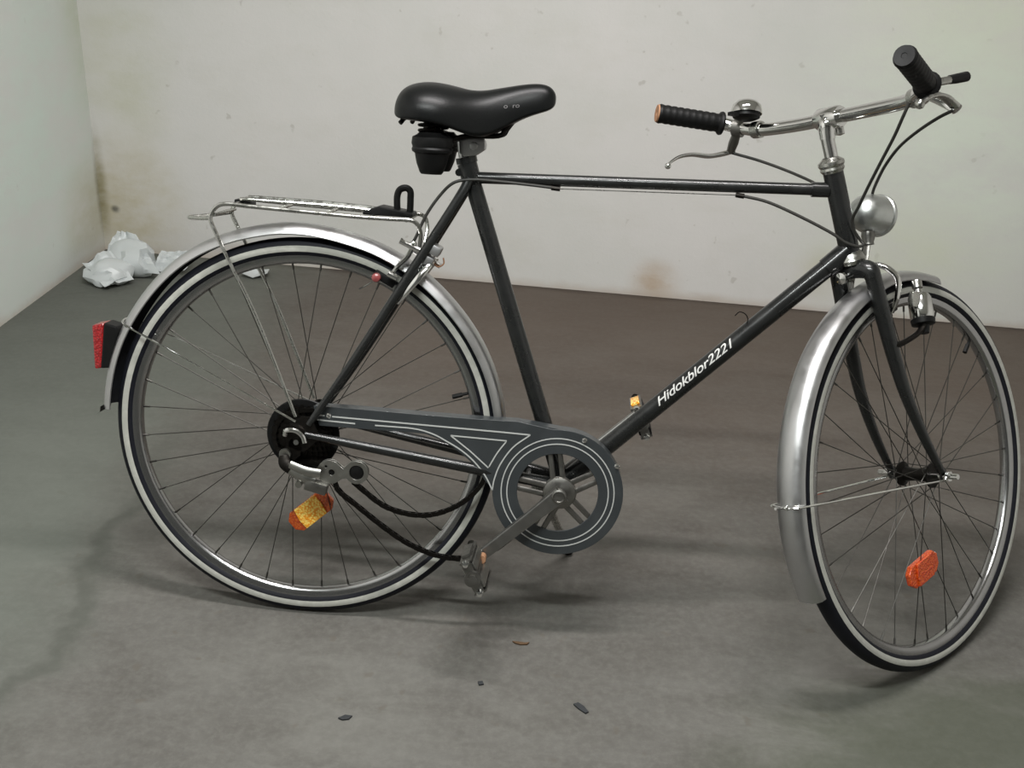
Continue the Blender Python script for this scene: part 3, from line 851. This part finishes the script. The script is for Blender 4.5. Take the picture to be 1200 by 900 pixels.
# front caliper, ahead of the fork crown (fork frame)
bk = MB().rod((-0.215, 0, 0.340), (-0.135, 0, 0.365), 0.005, 10)
bk.lathe([(0, 0), (0.010, 0), (0.010, 0.006), (0, 0.009)], origin=(-0.214, 0, 0.340), axis=(-1, 0, -0.3), n=12)
for sg in (-1, 1):
    bk.tube([(-0.145, 0, 0.362), (-0.140, sg * 0.026, 0.362), (-0.128, sg * 0.046, 0.342), (-0.126, sg * 0.046, 0.312), (-0.122, sg * 0.032, 0.284)], [0.0075, 0.009, 0.009, 0.008, 0.0065], 12, flat=0.6)
fb = bk.build('brake_caliper', M['chrome'], bike, matrix=STEER)
for sg in (-1, 1):
    MB().box((-0.118, sg * 0.022, 0.287), (0.042, 0.011, 0.013), Matrix.Rotation(R(-22), 3, 'Y')).build('brake_pad', M['black'], fb, bevel=0.002)

# ------------------------------------------------------------------ head lamp and dynamo (fork frame)
hl = V(-0.128, 0, 0.452)
hax = V(1, 0, -0.05)
he = MB().lathe([(0, -0.045), (0.010, -0.044), (0.022, -0.038), (0.030, -0.026), (0.0335, -0.010), (0.0345, 0.012), (0.0365, 0.014), (0.0365, 0.020), (0.034, 0.022)], origin=hl, axis=hax, n=32)
lamp = he.build('headlight', M['lamp_shell'], bike, matrix=STEER)
MB().lathe([(0, 0.029), (0.020, 0.027), (0.034, 0.021)], origin=hl, axis=hax, n=32).build('lamp_lens', principled('lamp_glass', (0.75, 0.75, 0.72), 0.08, 0.0, 0.6), lamp)
MB().lathe([(0, 0), (0.011, 0), (0.012, 0.008), (0.009, 0.018), (0.010, 0.022), (0, 0.024)], origin=hl + V(-0.012, 0, -0.030), axis=(0, 0, -1), n=14) \
    .tube([(-0.140, 0, 0.408), (-0.146, 0, 0.390), (-0.150, 0, 0.372), (-0.160, 0, 0.352)], 0.0062, 10, flat=0.5, up=(1, 0, 0)).build('lamp_bracket', M['dark_alloy'], lamp)
dy = V(-0.066, -0.052, 0.288)
dax = V(0.12, 0.24, 1).normalized()
dm = MB().lathe([(0, 0.038), (0.006, 0.037), (0.008, 0.030), (0.0165, 0.026), (0.0195, 0.020), (0.0200, -0.012), (0.0185, -0.016)], origin=dy, axis=dax, n=24)
dyn = dm.build('dynamo', M['chrome'], bike, matrix=STEER)
MB().lathe([(0.0188, -0.016), (0.0205, -0.018), (0.0195, -0.026), (0.010, -0.029), (0.0075, -0.042), (0, -0.042)], origin=dy, axis=dax, n=20).build('dynamo_cap', M['black'], dyn)
MB().lathe([(0, 0.052), (0.0085, 0.052), (0.0090, 0.050), (0.0090, 0.039), (0, 0.038)], origin=dy, axis=dax, n=16).build('dynamo_roller', M['dull_chrome'], dyn)
MB().tube([(-0.140, -0.041, 0.225), (-0.120, -0.052, 0.232), (-0.085, -0.060, 0.250), (-0.070, -0.060, 0.270)], [0.010, 0.008, 0.007, 0.007], 10, flat=0.6).build('dynamo_bracket', M['black_steel'], dyn)
MB().box((-0.085, -0.054, 0.305), (0.030, 0.010, 0.026)).build('spring_housing', M['dull_chrome'], dyn, bevel=0.003)

# ------------------------------------------------------------------ chain guard
def circ(cx, cz, r, n=64, a0=0, a1=360, end=False):
    m = n + 1 if end else n
    return [(cx + r * math.cos(R(a0 + (a1 - a0) * i / n)), cz + r * math.sin(R(a0 + (a1 - a0) * i / n))) for i in range(m)]
GC = (0.4565, 0.2790)
GRAD = 0.1135
outline = [(0.024, 0.402), (0.10, 0.4025), (0.20, 0.4010), (0.30, 0.4005), (0.38, 0.4015)]
outline += circ(*GC, GRAD, 44, 97, -180, True)
outline += [(0.331, 0.289), (0.320, 0.3055), (0.304, 0.323), (0.286, 0.337), (0.268, 0.349), (0.246, 0.3605), (0.222, 0.3680), (0.195, 0.3690), (0.13, 0.3685), (0.034, 0.3685)]
GY = -0.0475
gm = curve_mesh('chain_guard', [outline, circ(*GC, 0.0715, 56)], M['guard'], extrude=0.0012, bevel=0.0008)
def stand(me, y):
    for v in me.vertices:
        v.co = (v.co.x, y + v.co.z, v.co.y)
    me.update()
stand(gm, GY)
bm = bmesh.new()
bm.from_mesh(gm)
bmesh.ops.recalc_face_normals(bm, faces=bm.faces)
bm.to_mesh(gm)
bm.free()
guard = put('chain_guard', gm, bike)
# rolled top lip of the guard
lip = [V(x, -0.034, z) for x, z in outline[:5] + circ(*GC, GRAD, 24, 90, 20, True)]
lipm = MB()
for i in range(len(lip) - 1):
    a, b = lip[i], lip[i + 1]
    lipm.add([a + V(0, -0.0125, 0), b + V(0, -0.0125, 0), b + V(0, 0.012, 0), a + V(0, 0.012, 0), a + V(0, -0.0125, -0.0015), b + V(0, -0.0125, -0.0015), b + V(0, 0.012, -0.0015), a + V(0, 0.012, -0.0015)],
             [[0, 1, 2, 3], [7, 6, 5, 4], [0, 4, 5, 1], [3, 2, 6, 7]])
lipm.build('guard_lip', M['guard'], guard)
def stripe(pts, wd=0.0019, closed=False, taper=None):
    P = [V(x, 0, z) for x, z in pts]
    m = len(P)
    vs_, fs_ = [], []
    yf = GY - 0.0026
    for i in range(m):
        a = P[(i - 1) % m] if (closed or i) else P[i]
        b = P[(i + 1) % m] if (closed or i < m - 1) else P[i]
        t = (b - a).normalized()
        nn = V(-t.z, 0, t.x) * wd / 2
        vs_ += [P[i] + nn + V(0, yf, 0), P[i] - nn + V(0, yf, 0), P[i] + nn + V(0, yf + 0.0009, 0), P[i] - nn + V(0, yf + 0.0009, 0)]
    for i in range(m if closed else m - 1):
        a, b = i * 4, ((i + 1) % m) * 4
        fs_ += [[a, b, b + 1, a + 1], [a + 2, a + 3, b + 3, b + 2], [a, a + 2, b + 2, b], [a + 1, b + 1, b + 3, a + 3]]
    MB().add(vs_, fs_).build('pinstripe', M['stripe'], guard, smooth=False)
def s2(pts, sub=8):
    return [(p.x, p.z) for p in spline([V(x, 0, z) for x, z in pts], sub)]
stripe(circ(*GC, 0.0985, 72), closed=True)
stripe(circ(*GC, 0.0885, 72), closed=True)
stripe([(0.030, 0.3870), (0.043, 0.3868)], 0.0024)
stripe([(0.056, 0.3862), (0.356, 0.3812), (0.403, 0.3800)], 0.0024)
stripe([(0.030, 0.3785), (0.097, 0.3765)], 0.0024)
stripe([(0.132, 0.3762)] + s2([(0.170, 0.3762), (0.193, 0.3760), (0.215, 0.3735), (0.238, 0.3670), (0.260, 0.3565), (0.2815, 0.3450), (0.302, 0.3300), (0.3205, 0.3110), (0.332, 0.2950), (0.3425, 0.2750)]), 0.0022)
stripe(s2([(0.403, 0.3800), (0.374, 0.3550), (0.354, 0.3230), (0.345, 0.2950), (0.3425, 0.2750)]), 0.0022)
stripe([(0.265, 0.3682), (0.363, 0.3662)] + s2([(0.363, 0.3662), (0.3475, 0.3430), (0.3335, 0.3150)])[1:] + [(0.300, 0.3430), (0.265, 0.3682)], 0.0022)
for x, z in ((0.0495, 0.3865), (0.497, 0.377), (0.556, 0.335)):
    MB().lathe([(0, 0.003), (0.003, 0.0025), (0.005, 0.0)], origin=(x, GY - 0.002, z), axis=(0, -1, 0), n=12).build('guard_screw', M['chrome'], guard)

# ------------------------------------------------------------------ crankset
cs_ = MB()
cs_.lathe([(0.0, -0.056), (0.020, -0.056), (0.028, -0.052), (0.030, -0.047), (0.028, -0.041), (0, -0.041)], origin=(BB.x, 0, BB.z), n=28)
crankset = cs_.build('crankset', M['dark_alloy'], bike)
for i in range(5):
    for dlt in (-7.5, 7.5):
        a = R(90 + 72 * i + 10)
        c_, s_ = math.cos(a), math.sin(a)
        off = V(-s_, 0, c_) * math.copysign(0.0085, dlt)
        p0 = BB + V(c_, 0, s_) * 0.022 + off + V(0, -0.047, 0)
        p1 = BB + V(c_, 0, s_) * 0.083 + off + V(0, -0.043, 0)
        MB().tube([p0, p1], [0.0052, 0.0046], 8, smooth=False, flat=0.7, up=(0, 1, 0)).build('spider_arm', M['dark_alloy'], crankset)
ring = curve_mesh('chainring', [[(BB.x + (0.0935 if (i % 4) < 2 else 0.0885) * math.cos(2 * math.pi * i / 184), BB.z + (0.0935 if (i % 4) < 2 else 0.0885) * math.sin(2 * math.pi * i / 184)) for i in range(184)], circ(BB.x, BB.z, 0.076, 60)], M['dark_alloy'], extrude=0.0012)
stand(ring, -0.0405)
put('chainring', ring, crankset)
cd = V(-0.747, 0, -0.664)
for sg, y0, y1 in ((1, -0.060, -0.083), (-1, 0.045, 0.083)):
    e = BB + cd * 0.170 * sg
    a_, b_ = BB + V(0, y0, 0) - cd * 0.006 * sg, e + V(0, y1, 0) + cd * 0.006 * sg
    dd = (b_ - a_).normalized()
    nn = dd.cross(V(0, 1, 0)).normalized()
    yy_ = nn.cross(dd)
    pv = []
    for p_, hw_, ht_ in ((a_, 0.0145, 0.0075), (a_ * 0.6 + b_ * 0.4, 0.0115, 0.0068), (b_, 0.0100, 0.0062)):
        pv += [p_ + nn * hw_ + yy_ * ht_, p_ - nn * hw_ + yy_ * ht_, p_ - nn * hw_ - yy_ * ht_, p_ + nn * hw_ - yy_ * ht_]
    pf = [[0, 1, 2, 3], [11, 10, 9, 8]] + [[r_ + i_, r_ + (i_ + 1) % 4, r_ + 4 + (i_ + 1) % 4, r_ + 4 + i_] for r_ in (0, 4) for i_ in range(4)]
    MB().add(pv, pf).build('crank_arm', M['crank'], crankset, bevel=0.0025, smooth=False)
MB().lathe([(0, 0.062), (0.0125, 0.062), (0.0130, 0.066), (0.0130, 0.071), (0.010, 0.0725), (0.0085, 0.070), (0, 0.070)], origin=BB, axis=(0, -1, 0), n=20).build('crank_bolt', M['dark_alloy'], crankset)
def pedal(center, tilt, face, refl):
    T = Matrix.Translation(center) @ Matrix.Rotation(tilt, 4, 'Y')
    mb = MB().rod((0, -0.055, 0), (0, 0.055, 0), 0.0085, 12)
    mb.lathe([(0, -0.052), (0.014, -0.052), (0.014, -0.044), (0, -0.042)], n=14).lathe([(0, 0.052), (0.014, 0.052), (0.014, 0.044), (0, 0.042)], n=14)
    for sx in (-1, 1):
        mb.box((sx * 0.029, 0, 0), (0.003, 0.086, 0.022))
    for sy in (-1, 1):
        mb.box((0, sy * 0.044, 0), (0.060, 0.003, 0.016))
    p = mb.build('pedal', M['dark_alloy'], bike, matrix=T, smooth=False)
    for sx in (-1, 1):
        MB().box((sx * 0.016, 0, 0), (0.017, 0.078, 0.024)).build('pedal_block', face, p, bevel=0.003, smooth=False)
        MB().box((sx * 0.0330, 0, 0), (0.005, 0.046, 0.016)).build('pedal_reflector', refl, p, bevel=0.001, smooth=False)
        for sy in (-1, 1):
            MB().lathe([(0, 0.007), (0.005, 0.006), (0.007, 0.0)], origin=(sx * 0.028, sy * 0.046, 0), axis=(0, sy, 0), n=10).build('pedal_bolt', M['chrome'], p)
pedal(BB + cd * 0.170 + V(-0.005, -0.138, -0.002), R(62), M['worn_alloy'], M['dark_alloy'])
MB().lathe([(0, 0.0), (0.006, 0.0), (0.0075, 0.003), (0.0075, 0.020), (0, 0.020)], origin=BB + cd * 0.170 + V(0.002, -0.090, 0.002), axis=(0, -1, 0), n=12).build('pedal_spindle', M['tan'], crankset)
pedal(BB - cd * 0.170 + V(0.013, 0.136, -0.014), R(66), M['black'], M['gold_glint'])

# ------------------------------------------------------------------ freewheel, derailleur, chain
fw = MB().lathe([(0, -0.0255), (0.064, -0.0255), (0.0655, -0.027), (0.064, -0.0285), (0.020, -0.0300), (0, -0.030)], origin=(0, 0, WR), n=48)
fw.build('spoke_guard', M['black'], bike)
fwm = None
for i, rr in enumerate((0.056, 0.050, 0.044, 0.037, 0.031)):
    y = -0.033 - 0.0048 * i
    T = int(rr / 0.002)
    pts = [((rr if (j % 4) < 2 else rr - 0.004) * math.cos(2 * math.pi * j / (4 * T)), WR + (rr if (j % 4) < 2 else rr - 0.004) * math.sin(2 * math.pi * j / (4 * T))) for j in range(4 * T)]
    me = MB().plate(pts, y - 0.001, y + 0.001).mesh('sprocket', M['black_steel'], smooth=False)
    if fwm is None:
        fwm = MB().lathe([(0, -0.03), (0.026, -0.03), (0.024, -0.055), (0.010, -0.057), (0, -0.057)], origin=(0, 0, WR), n=24).build('freewheel', M['black_steel'], bike)
    put('sprocket', me, fwm)
rd = MB()
MB().tube([(-0.024, -0.0675, 0.314), (-0.020, -0.073, 0.302), (-0.008, -0.076, 0.293)], [0.010, 0.0115, 0.010], 12, flat=0.6, up=(0, 1, 0)).build('hanger_arm', M['black_steel'], fwm)
rd.tube([(-0.014, -0.075, 0.296), (0.006, -0.076, 0.285), (0.020, -0.075, 0.278), (0.034, -0.074, 0.274)], [0.0095, 0.0115, 0.012, 0.010], 12, flat=0.6, up=(0, 1, 0))
rd.tube([(-0.010, -0.078, 0.302), (0.018, -0.080, 0.293), (0.044, -0.078, 0.290)], [0.008, 0.009, 0.008], 10, flat=0.6, up=(0, 1, 0))
rd.lathe([(0, -0.068), (0.010, -0.070), (0.011, -0.066), (0.010, -0.060), (0, -0.060)], origin=(-0.022, 0, 0.316), n=14)
rd.rod((0.006, -0.082, 0.267), (0.006, -0.066, 0.270), 0.006, 10)
der = rd.build('rear_derailleur', M['worn_alloy'], bike)
MB().tube([(-0.022, -0.068, 0.352), (-0.018, -0.073, 0.362), (-0.002, -0.074, 0.363), (0.010, -0.073, 0.354), (0.014, -0.072, 0.342)], 0.0045, 10).build('hanger_clip', M['chrome'], fwm)
MB().box((0.036, -0.072, 0.264), (0.040, 0.020, 0.020), Matrix.Rotation(R(14), 3, 'Y')).build('derailleur_knuckle', M['dark_alloy'], der, bevel=0.004)
for y in (-0.058, -0.066):
    cg = curve_mesh('derailleur_cage', [circ(0.058, 0.284, 0.0215, 20, 40, 300, True) + circ(0.083, 0.284, 0.010, 6, 260, 300, True) + circ(0.106, 0.287, 0.0205, 20, 220, 500, True) + [(0.082, 0.292)],
                                        circ(0.106, 0.287, 0.0135, 20), circ(0.062, 0.284, 0.0060, 12), circ(0.052, 0.294, 0.003, 8)], M['worn_alloy'], extrude=0.0010, bevel=0.0004)
    stand(cg, y)
    for v in cg.vertices:
        v.co += Vector((-0.001, 0, 0.006))
    put('derailleur_cage', cg, der)
for x, z in ((0.057, 0.290), (0.105, 0.293)):
    MB().lathe([(0, -0.0655), (0.011, -0.0655), (0.014, -0.0635), (0.014, -0.0605), (0.011, -0.0585), (0, -0.0585)], origin=(x, 0, z), n=20).build('jockey_wheel', M['black'], der)
MB().tube([(-0.030, -0.066, 0.314), (-0.022, -0.064, 0.297), (-0.010, -0.066, 0.301)], 0.0016, 6).build('derailleur_cable', M['chrome'], der)

def chain_run(pts, mb, roll=0.0):
    P = spline(pts, 24)
    d, last = 0.0, P[0]
    step, k_ = 0.0127, 0
    seq = [P[0]]
    for q in P[1:]:
        while (q - last).length >= step:
            last = last + (q - last).normalized() * step
            seq.append(last.copy())
    for i in range(len(seq) - 1):
        a, b = seq[i], seq[i + 1]
        t = (b - a).normalized()
        nrm = V(-t.z, 0, t.x)
        o = 0.0036 if i % 2 else 0.0026
        for sy in (-1, 1):
            ctr = (a + b) / 2 + V(0, sy * o, 0)
            rot = Matrix((t, V(0, 1, 0), nrm)).transposed()
            mb.box(ctr, (0.0165, 0.0010, 0.0078), rot)
            mb.box(ctr, (0.0125, 0.0011, 0.0056), rot)
        mb.rod(a + V(0, -0.0042, 0), a + V(0, 0.0042, 0), 0.0039, 8)
    return mb
ch = MB()
CY = -0.043
chain_run([(0.100, -0.060, 0.272), (0.112, -0.058, 0.262), (0.152, -0.052, 0.231), (0.198, -0.047, 0.217), (0.243, -0.044, 0.220), (0.288, CY, 0.243), (0.322, -0.041, 0.280), (0.338, -0.041, 0.325), (0.375, -0.041, 0.3505)], ch)
chain_run([(0.066, -0.062, 0.272), (0.074, -0.062, 0.255), (0.106, -0.058, 0.229), (0.153, -0.053, 0.192), (0.200, -0.048, 0.161), (0.254, -0.045, 0.142), (0.310, CY, 0.141), (0.345, -0.041, 0.156), (0.372, -0.041, 0.178), (0.402, -0.041, 0.206), (0.432, -0.041, 0.190), (0.465, -0.041, 0.1865)], ch)
up_ = [(BB.x + 0.0915 * math.cos(R(a)), -0.041, BB.z + 0.0915 * math.sin(R(a))) for a in range(-84, 125, 12)]
chain_run(up_ + [(0.36, -0.041, 0.357), (0.26, -0.042, 0.368), (0.13, -0.043, 0.376), (0.03, -0.043, 0.393), (0.0, -0.043, 0.391), (-0.030, -0.043, 0.380), (-0.047, -0.043, 0.350), (-0.040, -0.046, 0.318), (-0.012, -0.052, 0.300), (0.030, -0.060, 0.304), (0.058, -0.062, 0.299), (0.075, -0.062, 0.288)], ch)
tag(ch.build('chain', M['black_steel'], bike, smooth=False), kind='stuff')

# ------------------------------------------------------------------ stand, cables
foot = V(0.4832, 0.2453, 0.0490)
ks = MB().tube([(0.425, 0.020, 0.268), (0.430, 0.050, 0.250), (0.452, 0.130, 0.165), foot + V(0, -0.004, 0.012)], [0.008, 0.008, 0.0075, 0.0065], 10)
ks.box((0.425, 0.008, 0.270), (0.032, 0.036, 0.014))
kick = ks.build('kickstand', M['dull_chrome'], bike)
MB().tube([foot + V(-0.004, -0.012, 0.024), foot + V(0.001, -0.002, 0.006)], [0.0085, 0.0095], 12, smooth=False).build('rubber_foot', M['black'], kick)

def cable(pts, r=0.0026, mat='cable'):
    return MB().tube(pts, r, 8, sub=6).build('brake_cable', M[mat], bike)
# rear brake: casing along the top tube, bare wire, casing to the rear caliper
cable([(0.423, -0.006, 0.7995), (0.370, -0.010, 0.803), (0.310, -0.018, 0.806), (0.275, -0.022, 0.806), (0.247, -0.026, 0.799), (0.225, -0.030, 0.776), (0.205, -0.034, 0.744), (0.190, -0.036, 0.708), (0.185, -0.036, 0.698)])
MB().rod((0.410, -0.006, 0.800), (0.425, -0.006, 0.799), 0.0042, 8).build('cable_stop', M['black_steel'], bike)
MB().rod((0.425, -0.006, 0.799), (0.722, -0.006, 0.807), 0.0008, 6).build('brake_wire', M['dull_chrome'], bike)
MB().rod((0.716, -0.008, 0.8075), (0.730, -0.008, 0.806), 0.0042, 8).build('cable_stop', M['black_steel'], bike)
cable([(0.724, -0.008, 0.807), (0.770, -0.010, 0.799), (0.827, -0.016, 0.778), (0.877, -0.0215, 0.756), (0.899, -0.0225, 0.743), (0.921, -0.022, 0.737), (0.931, -0.020, 0.741), (0.925, -0.016, 0.748), (0.911, -0.020, 0.766), (0.907, -0.026, 0.783),
       (0.909, -0.046, 0.802), (0.914, -0.071, 0.835), (0.921, -0.105, 0.877), (0.929, -0.134, 0.917), (0.934, -0.151, 0.947), (0.939, -0.157, 0.968)])
# right lever to the front brake, passing behind the head lamp
cable([(0.996, -0.185, 0.960), (0.980, -0.170, 0.948), (0.962, -0.137, 0.927), (0.950, -0.090, 0.902), (0.945, -0.040, 0.872), (0.949, 0.020, 0.842), (0.956, 0.070, 0.818), (0.966, 0.108, 0.785), (0.962, 0.105, 0.740), (0.953, 0.075, 0.705)])
# left lever cable, passing behind the head tube
cable([fH(-0.246, 0.234, 0.574), fH(-0.215, 0.190, 0.556), fH(-0.190, 0.130, 0.528), fH(-0.185, 0.075, 0.500), fH(-0.190, 0.045, 0.470), fS(-0.180, 0.035, 0.430)])

# ------------------------------------------------------------------ litter on the floor
def crumple(name, centre, size, seed, mat, sub=4, amp=0.35):
    bm = bmesh.new()
    bmesh.ops.create_icosphere(bm, subdivisions=sub, radius=1)
    off = Vector((seed * 3.1, seed * 1.7, seed))
    for v in bm.verts:
        d = v.co.normalized()
        rid = 1 - abs(noise.noise(d * 1.9 + off)) * 2
        k_ = 1 + amp * noise.noise(d * 1.3 + off) + 0.16 * rid + 0.035 * (1 - 2 * abs(noise.noise(d * 4.5 + off)))
        v.co = Vector((d.x * size[0], d.y * size[1], d.z * size[2])) * k_
        v.co += Vector(centre)
        if v.co.z < 0.001:
            v.co.z = 0.001 + 0.002 * abs(d.x)
    return bm
def from_bm(name, bms, mat):
    bm = bmesh.new()
    for b in bms:
        me = bpy.data.meshes.new('tmp')
        b.to_mesh(me)
        bm.from_mesh(me)
        bpy.data.meshes.remove(me)
        b.free()
    me = bpy.data.meshes.new(name)
    bm.to_mesh(me)
    bm.free()
    me.materials.append(mat)
    me.polygons.foreach_set('use_smooth', [True] * len(me.polygons))
    me.set_sharp_from_angle(angle=R(28))
    return put(name, me)
def sheet(pts, th, seed, n=14):
    """a slack folded sheet spanned by four corners"""
    bm = bmesh.new()
    A_, B_, C_, D_ = [Vector(p) for p in pts]
    nrm = ((B_ - A_).cross(D_ - A_)).normalized()
    g = []
    for i in range(n + 1):
        for j in range(n + 1):
            u_, v_ = i / n, j / n
            p = (A_ * (1 - u_) + B_ * u_) * (1 - v_) + (D_ * (1 - u_) + C_ * u_) * v_
            q = Vector((u_ * 2.2, v_ * 2.2, seed))
            p = p + nrm * (th * (noise.noise(q) * 1.3 + 0.7 * (1 - 2 * abs(noise.noise(q * 1.7 + Vector((5, 1, 2)))))))
            p.z = max(p.z, 0.002)
            g.append(bm.verts.new(p))
    for i in range(n):
        for j in range(n):
            a = i * (n + 1) + j
            bm.faces.new((g[a], g[a + n + 1], g[a + n + 2], g[a + 1]))
    return bm
bag = from_bm('plastic_bag', [crumple('a', (-0.970, 1.655, 0.042), (0.078, 0.060, 0.060), 1.3, None, 3), crumple('b', (-1.010, 1.555, 0.030), (0.062, 0.055, 0.038), 4.2, None, 3),
    sheet([(-1.055, 1.61, 0.02), (-0.855, 1.60, 0.015), (-0.96, 1.69, 0.110), (-1.03, 1.70, 0.122)], 0.018, 2.3),
    sheet([(-1.09, 1.55, 0.06), (-0.99, 1.475, 0.012), (-0.925, 1.545, 0.015), (-1.02, 1.61, 0.085)], 0.016, 6.1),
    sheet([(-0.90, 1.64, 0.015), (-0.80, 1.655, 0.012), (-0.775, 1.70, 0.07), (-0.89, 1.70, 0.06)], 0.014, 8.4)], M['bag'])
tag(bag, 'crumpled white plastic bag lying in the corner of the two walls', 'plastic bag')

def flake(name, mat, loc, pts, label, cat, th=0.003, curl=0.15, group=None):
    n = len(pts)
    top = [V(x, y, th + curl * (x * x + 0.5 * y * y) / 0.03) for x, y in pts]
    bot = [p - V(0, 0, th * 0.8) for p in top]
    c = V(0, 0, th)
    mb = MB().add(top + bot + [c, c - V(0, 0, th * 0.8)], [[i, (i + 1) % n, 2 * n] for i in range(n)] + [[n + (i + 1) % n, n + i, 2 * n + 1] for i in range(n)] + [[i, n + i, n + (i + 1) % n, (i + 1) % n] for i in range(n)])
    o = mb.build(name, mat, smooth=False)
    o.location = loc
    return tag(o, label, cat, group)
flake('paper_scrap', M['bag'], (-0.585, 1.70, 0.0), [(-0.04, -0.03), (0.0, -0.035), (0.045, -0.02), (0.04, 0.02), (0.01, 0.035), (-0.035, 0.02)], 'small white paper scrap by the wall behind the rear wheel', 'paper', 0.004, 0.25)
flake('debris_chip', M['chip'], (0.522, -0.205, 0.0), [(-0.012, 0.006), (-0.004, 0.011), (0.006, 0.003), (0.014, -0.010), (0.009, -0.014), (-0.003, -0.004)], 'dark chip on the bare floor right of centre, largest of the floor crumbs', 'debris', 0.003, 0.05)
flake('leaf_scrap', M['leaf'], (0.409, -0.05, 0.0), [(-0.015, 0.003), (-0.004, 0.0035), (0.008, 0.002), (0.016, 0.004), (0.012, -0.002), (0.0, -0.004), (-0.010, -0.001)], 'thin brown leaf scrap on the floor just below the right pedal', 'leaf', 0.003, 0.05)
flake('debris_chip', M['chip'], (0.349, -0.167, 0.0), [(-0.005, 0.003), (0.003, 0.006), (0.006, -0.002), (-0.002, -0.005)], 'tiny dark crumb on the floor left of the brown leaf scrap', 'debris', 0.003, 0.05)
flake('debris_chip', M['chip'], (0.139, -0.280, 0.0), [(-0.012, -0.003), (-0.002, 0.006), (0.010, 0.005), (0.006, -0.003), (-0.004, -0.006)], 'small dark flake on the floor below the rear wheel, near the picture bottom', 'debris', 0.003, 0.05)
